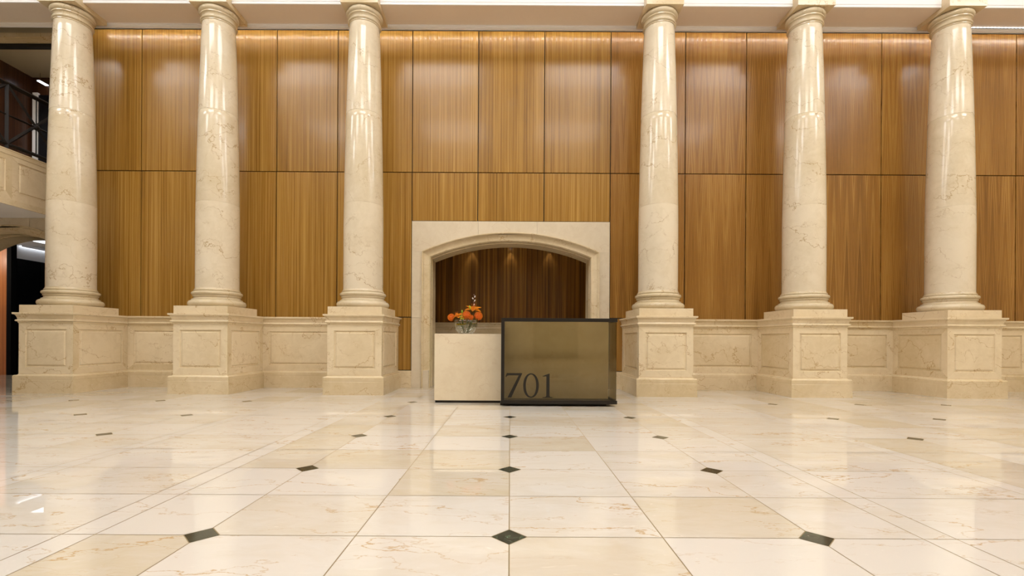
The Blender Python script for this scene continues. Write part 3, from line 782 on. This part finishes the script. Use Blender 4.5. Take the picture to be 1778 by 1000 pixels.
one = [(553, 640), (559, 640), (559, 860), (561, 872), (567, 879), (590, 882), (590, 888), (488, 888), (488, 882), (516, 879), (524, 872), (526, 860), (526, 672), (522, 668), (490, 671), (487, 665)]
bm = bmesh.new(); extr(bm, [PX(*p) for p in one]); D('digit', bm, M['digit'], parent=case)

# ------------------------------------------------------------------ flowers in a glass bowl
M['orange'] = plain('orange_petal', srgb(255, 160, 8), 0.5, var=0.15)
M['coral'] = plain('coral_petal', srgb(250, 128, 36), 0.55, var=0.2)
M['yellow'] = plain('yellow_petal', srgb(214, 200, 30), 0.5, var=0.15)
M['leaf'] = plain('green_leaf', srgb(70, 92, 36), 0.45, var=0.2)
M['bud'] = plain('lime_bud', srgb(170, 205, 50), 0.5, var=0.1)
M['stem'] = plain('flower_stem', srgb(104, 120, 52), 0.5, var=0.15)
M['twig'] = plain('brown_twig', srgb(110, 70, 50), 0.6)
M['catkin'] = plain('silver_catkin', srgb(236, 226, 214), 0.8, var=0.02)
M['band'] = plain('yellow_leaf_ribbon', srgb(206, 170, 24), 0.5)
YV = 7.70
def P(x, y, yy=YV): return Vector(((x - 886.2) * yy / 806, yy, 1 + (590.6 - y) * yy / 806))
bc = P(809, 562); BX = bc.x
bowl = empty('glass_bowl', (BX, YV, 1.101), 'round clear glass bowl of flowers on the stone desk block', 'vase')
bm = bmesh.new(); R = 0.19; zc = 0.162
prof = [(0.002, 0.0), (0.09, 0.0)] + [(R * math.sin(math.radians(a)), zc - R * math.cos(math.radians(a))) for a in range(34, 113, 6)]
inner = [((R - 0.007) * math.sin(math.radians(a)), zc - (R - 0.007) * math.cos(math.radians(a))) for a in range(112, 31, -6)] + [(0.085, 0.012), (0.002, 0.012)]
lathe(bm, prof + inner, seg=48, captop=False, capbot=False)
link('glass_body', bm, M['clear_glass'], bowl, smooth=True)
bm = bmesh.new()
pts = [( (R - 0.014) * math.cos(t), (R - 0.014) * math.sin(t), zc + 0.0 + 0.018 * math.sin(t + .5)) for t in [2 * PI * i / 30 for i in range(24)]]
for i in range(len(pts) - 1):
    a, b = pts[i], pts[i + 1]
    bm.faces.new([bm.verts.new(v) for v in ((a[0], a[1], a[2]), (b[0], b[1], b[2]), (b[0], b[1], b[2] + .012), (a[0], a[1], a[2] + .012))])
for f in list(bm.faces): pass
bmesh.ops.solidify(bm, geom=list(bm.faces), thickness=0.002)
rb = link('leaf_ribbon', bm, M['band']); rb.location = (BX, YV, 1.101)
tag(rb, 'curled yellow leaf ribbon lining the inside of the glass bowl', 'leaf')

def petal(bm, c, d, length, width, curl=0.3, up=None, seg=6, mat=0, thick=True):
    """petal from c outward along d, curling back"""
    d = Vector(d).normalized(); up = Vector(up or (0, 0, 1))
    s = d.cross(up); s = s.normalized() if s.length > 1e-3 else Vector((1, 0, 0)); nrm = s.cross(d).normalized()
    rows = []
    for i in range(seg + 1):
        t = i / seg; wd = width * math.sin(PI * min(1, 0.12 + 0.88 * t)) ** 0.7 * (1 - 0.25 * t)
        cen = c + d * (length * t) - nrm * (curl * length * t * t)
        if i == seg: wd = width * 0.05
        rows.append([bm.verts.new(cen + s * (wd * k / 2) + nrm * (0.18 * wd * abs(k))) for k in (-1, 0, 1)])
    for a, b in zip(rows, rows[1:]):
        for k in (0, 1): bm.faces.new((a[k], a[k + 1], b[k + 1], b[k])).material_index = mat

def flower(kind, label, c, root_off, size, tilt=(0, -0.3, 1), mat=None, group=None, cat='flower'):
    c = Vector(c); o = empty(kind, c, label, cat, group)
    foot = Vector((BX + root_off[0], YV + root_off[1], 1.125)) - c
    ax = Vector(tilt).normalized()
    bm = bmesh.new(); mid = (foot * 0.5) + Vector((0, 0, 0.01))
    # keep stems inside the rim
    rim = Vector((max(-0.12, min(0.12, c.x - BX)) + BX, max(-0.10, min(0.10, c.y - YV)) + YV, 1.33)) - c
    tube(bm, [(0, 0, 0) if True else ax, rim, foot], [0.0045, 0.004, 0.004], 7)
    link('stem', bm, M['stem'], o, smooth=True)
    q = ax.to_track_quat('Z', 'Y')
    if kind == 'orange_lily':
        bm = bmesh.new()
        for k in range(6):
            a = 2 * PI * k / 6 + 0.3; dd = q @ Vector((math.cos(a), math.sin(a), 0.55 if k % 2 else 0.75))
            petal(bm, Vector((0, 0, 0)), dd, size, size * 0.66, 0.42, up=ax)
        bmesh.ops.solidify(bm, geom=list(bm.faces), thickness=0.0012)
        link('petals', bm, mat, o, smooth=True)
        bm = bmesh.new()
        for k in range(5):
            a = 2 * PI * k / 5; tip = q @ (Vector((math.cos(a) * .25, math.sin(a) * .25, 0.8)) * size)
            tube(bm, [(0, 0, 0), tip], [0.0015, 0.003], 5)
        link('stamens', bm, M['coral'], o)
    elif kind == 'pincushion_flower':
        bm = bmesh.new()
        bmesh.ops.create_icosphere(bm, subdivisions=2, radius=size * 0.6, matrix=Matrix.Translation(ax * size * .25))
        ga = PI * (3 - math.sqrt(5)); n = 170
        for k in range(n):
            zz = 1 - 1.55 * k / n; r = math.sqrt(max(0, 1 - zz * zz)); a = ga * k
            d = q @ Vector((r * math.cos(a), r * math.sin(a), zz)); bend = q @ Vector((0, 0, 0.25))
            b0 = ax * size * .25
            tube(bm, [b0 + d * size * .5, b0 + d * size * .85 + bend * size * .1, b0 + d * size * 0.98 + bend * size * .35], [size * .035, size * .035, size * .05], 5, mat=1 if k % 3 == 0 else 0)
        link('petals', bm, [mat, M['orange']], o)
    elif kind == 'yellow_orchid':
        bm = bmesh.new()
        for k in range(5):
            a = 2 * PI * k / 5 + PI / 2; dd = q @ Vector((math.cos(a), math.sin(a), 0.25))
            petal(bm, Vector((0, 0, 0)), dd, size, size * 0.62, 0.1, up=ax)
        bmesh.ops.solidify(bm, geom=list(bm.faces), thickness=0.0012)
        link('petals', bm, mat, o, smooth=True)
        bm = bmesh.new(); bmesh.ops.create_uvsphere(bm, u_segments=12, v_segments=8, radius=size * .25, matrix=Matrix.Translation(ax * size * .15) @ Matrix.Diagonal((1, 1, .8, 1)))
        link('lip', bm, M['coral'], o, smooth=True)
    elif kind == 'lily_bud':
        bm = bmesh.new()
        lathe(bm, [(0.001, -size * .1), (size * .16, size * .1), (size * .2, size * .45), (size * .16, size * .8), (size * .03, size)], seg=12)
        for v in bm.verts: v.co = q @ v.co
        link('bud', bm, mat, o, smooth=True)
    return o

flower('orange_lily', 'wide open orange lily topping the bouquet on the right', P(821.5, 539, 7.66), (0.02, 0), 0.145, (0.1, -0.45, 1), M['orange'], 'flowers in the bowl')
flower('orange_lily', 'smaller orange lily at the left of the bouquet, above the bowl rim', P(795, 550, 7.62), (0.0, 0.02), 0.105, (-0.3, -0.5, 1), M['orange'], 'flowers in the bowl')
flower('pincushion_flower', 'orange pincushion flower hanging left over the bowl rim', P(785.8, 552, 7.62), (-0.02, 0.02), 0.064, (-1, -0.5, 0.35), M['coral'], 'flowers in the bowl')
flower('pincushion_flower', 'orange red pincushion flower in the middle of the bouquet', P(810, 549, 7.58), (0.03, -0.02), 0.072, (0, -0.8, 0.8), M['coral'], 'flowers in the bowl')
flower('pincushion_flower', 'orange red pincushion flower leaning out to the right', P(829, 550, 7.60), (0.01, 0.03), 0.072, (0.7, -0.6, 0.6), M['coral'], 'flowers in the bowl')
flower('pincushion_flower', 'orange red pincushion flower low between the middle and right ones', P(818, 552, 7.57), (0.05, 0.03), 0.045, (0.1, -0.9, 0.5), M['coral'], 'flowers in the bowl')
flower('yellow_orchid', 'yellow green orchid bloom at the front left of the bouquet', P(802.5, 551, 7.54), (-0.03, -0.03), 0.052, (0, -1, 0.25), M['yellow'], 'flowers in the bowl')
flower('lily_bud', 'lime green lily bud standing above the yellow orchid', P(802.5, 544.5, 7.66), (-0.04, 0.03), 0.06, (-0.05, 0, 1), M['bud'], 'buds in the bowl', 'flower bud')
flower('lily_bud', 'lime green lily bud just left of the big lily', P(816.5, 536.5, 7.62), (0.03, 0.04), 0.06, (-0.25, 0, 1), M['bud'], 'buds in the bowl', 'flower bud')
# willow twig
tw = empty('willow_twig', P(821, 548), 'thin brown catkin twig rising from the bouquet', 'twig')
b0 = P(821, 548)
pp = [Vector((BX + .02, YV, 1.125)) - b0, P(818, 556) - b0, Vector((0, 0, 0)), P(822.5, 532) - b0, P(824, 523) - b0, P(823, 512) - b0]
bm = bmesh.new(); tube(bm, pp, [.004, .004, .004, .0035, .003, .0015], 7); link('stem', bm, M['twig'], tw, smooth=True)
for (x, y, a) in ((820.7, 518.2, -.5), (824.0, 522.0, .4), (822.2, 525.2, -.4), (822.9, 529.2, .2), (824.2, 515.0, .3), (822.6, 512.4, -.1)):
    bm = bmesh.new(); bmesh.ops.create_uvsphere(bm, u_segments=10, v_segments=8, radius=0.0115, matrix=Matrix.Translation(P(x, y, YV - .005) - b0) @ Matrix.Rotation(a, 4, 'Y') @ Matrix.Diagonal((.85, .85, 1.6, 1)))
    link('catkin', bm, M['catkin'] if y != 525.2 and y != 512.4 else M['twig'], tw, smooth=True)
# leaves
for (x, y, dx, dz, ln, lb) in ((829, 555, 1, 0.05, 0.085, 'narrow olive leaf pointing right past the bowl rim'), (803, 552, -1, -0.1, 0.10, 'dark green leaf drooping left inside the bowl rim'),
                               (800, 551, -0.4, -0.7, 0.08, 'green leaf under the yellow orchid'), (818, 545, 1, 0.0, 0.09, 'dark leaf under the big orange lily'), (812, 556, 0.2, -0.9, 0.07, 'green leaf hanging down inside the bowl, middle'),
                               (818, 545, -0.9, 0.1, 0.08, 'dark leaf between the big lily and the left buds'),
                               (808, 545, 0.5, 0.5, 0.07, 'dark leaf standing up behind the middle pincushion flower'), (825, 546, 0.8, -0.3, 0.075, 'dark leaf above the right pincushion flower'), (791, 555, -0.5, -0.6, 0.07, 'dark leaf beneath the left orange lily')):
    c = P(x, y, 7.63); o = empty('flower_leaf', c, lb, 'leaf', 'leaves in the bowl')
    bm = bmesh.new(); petal(bm, Vector((0, 0, 0)), (dx, -0.2, dz), ln, ln * .3, 0.15); bmesh.ops.solidify(bm, geom=list(bm.faces), thickness=0.001)
    link('blade', bm, M['leaf'], o, smooth=True)
    bm = bmesh.new(); tube(bm, [(0, 0, 0), Vector((BX + (c.x - BX) * .3, YV, 1.13)) - c], .0025, 6); link('stalk', bm, M['stem'], o)
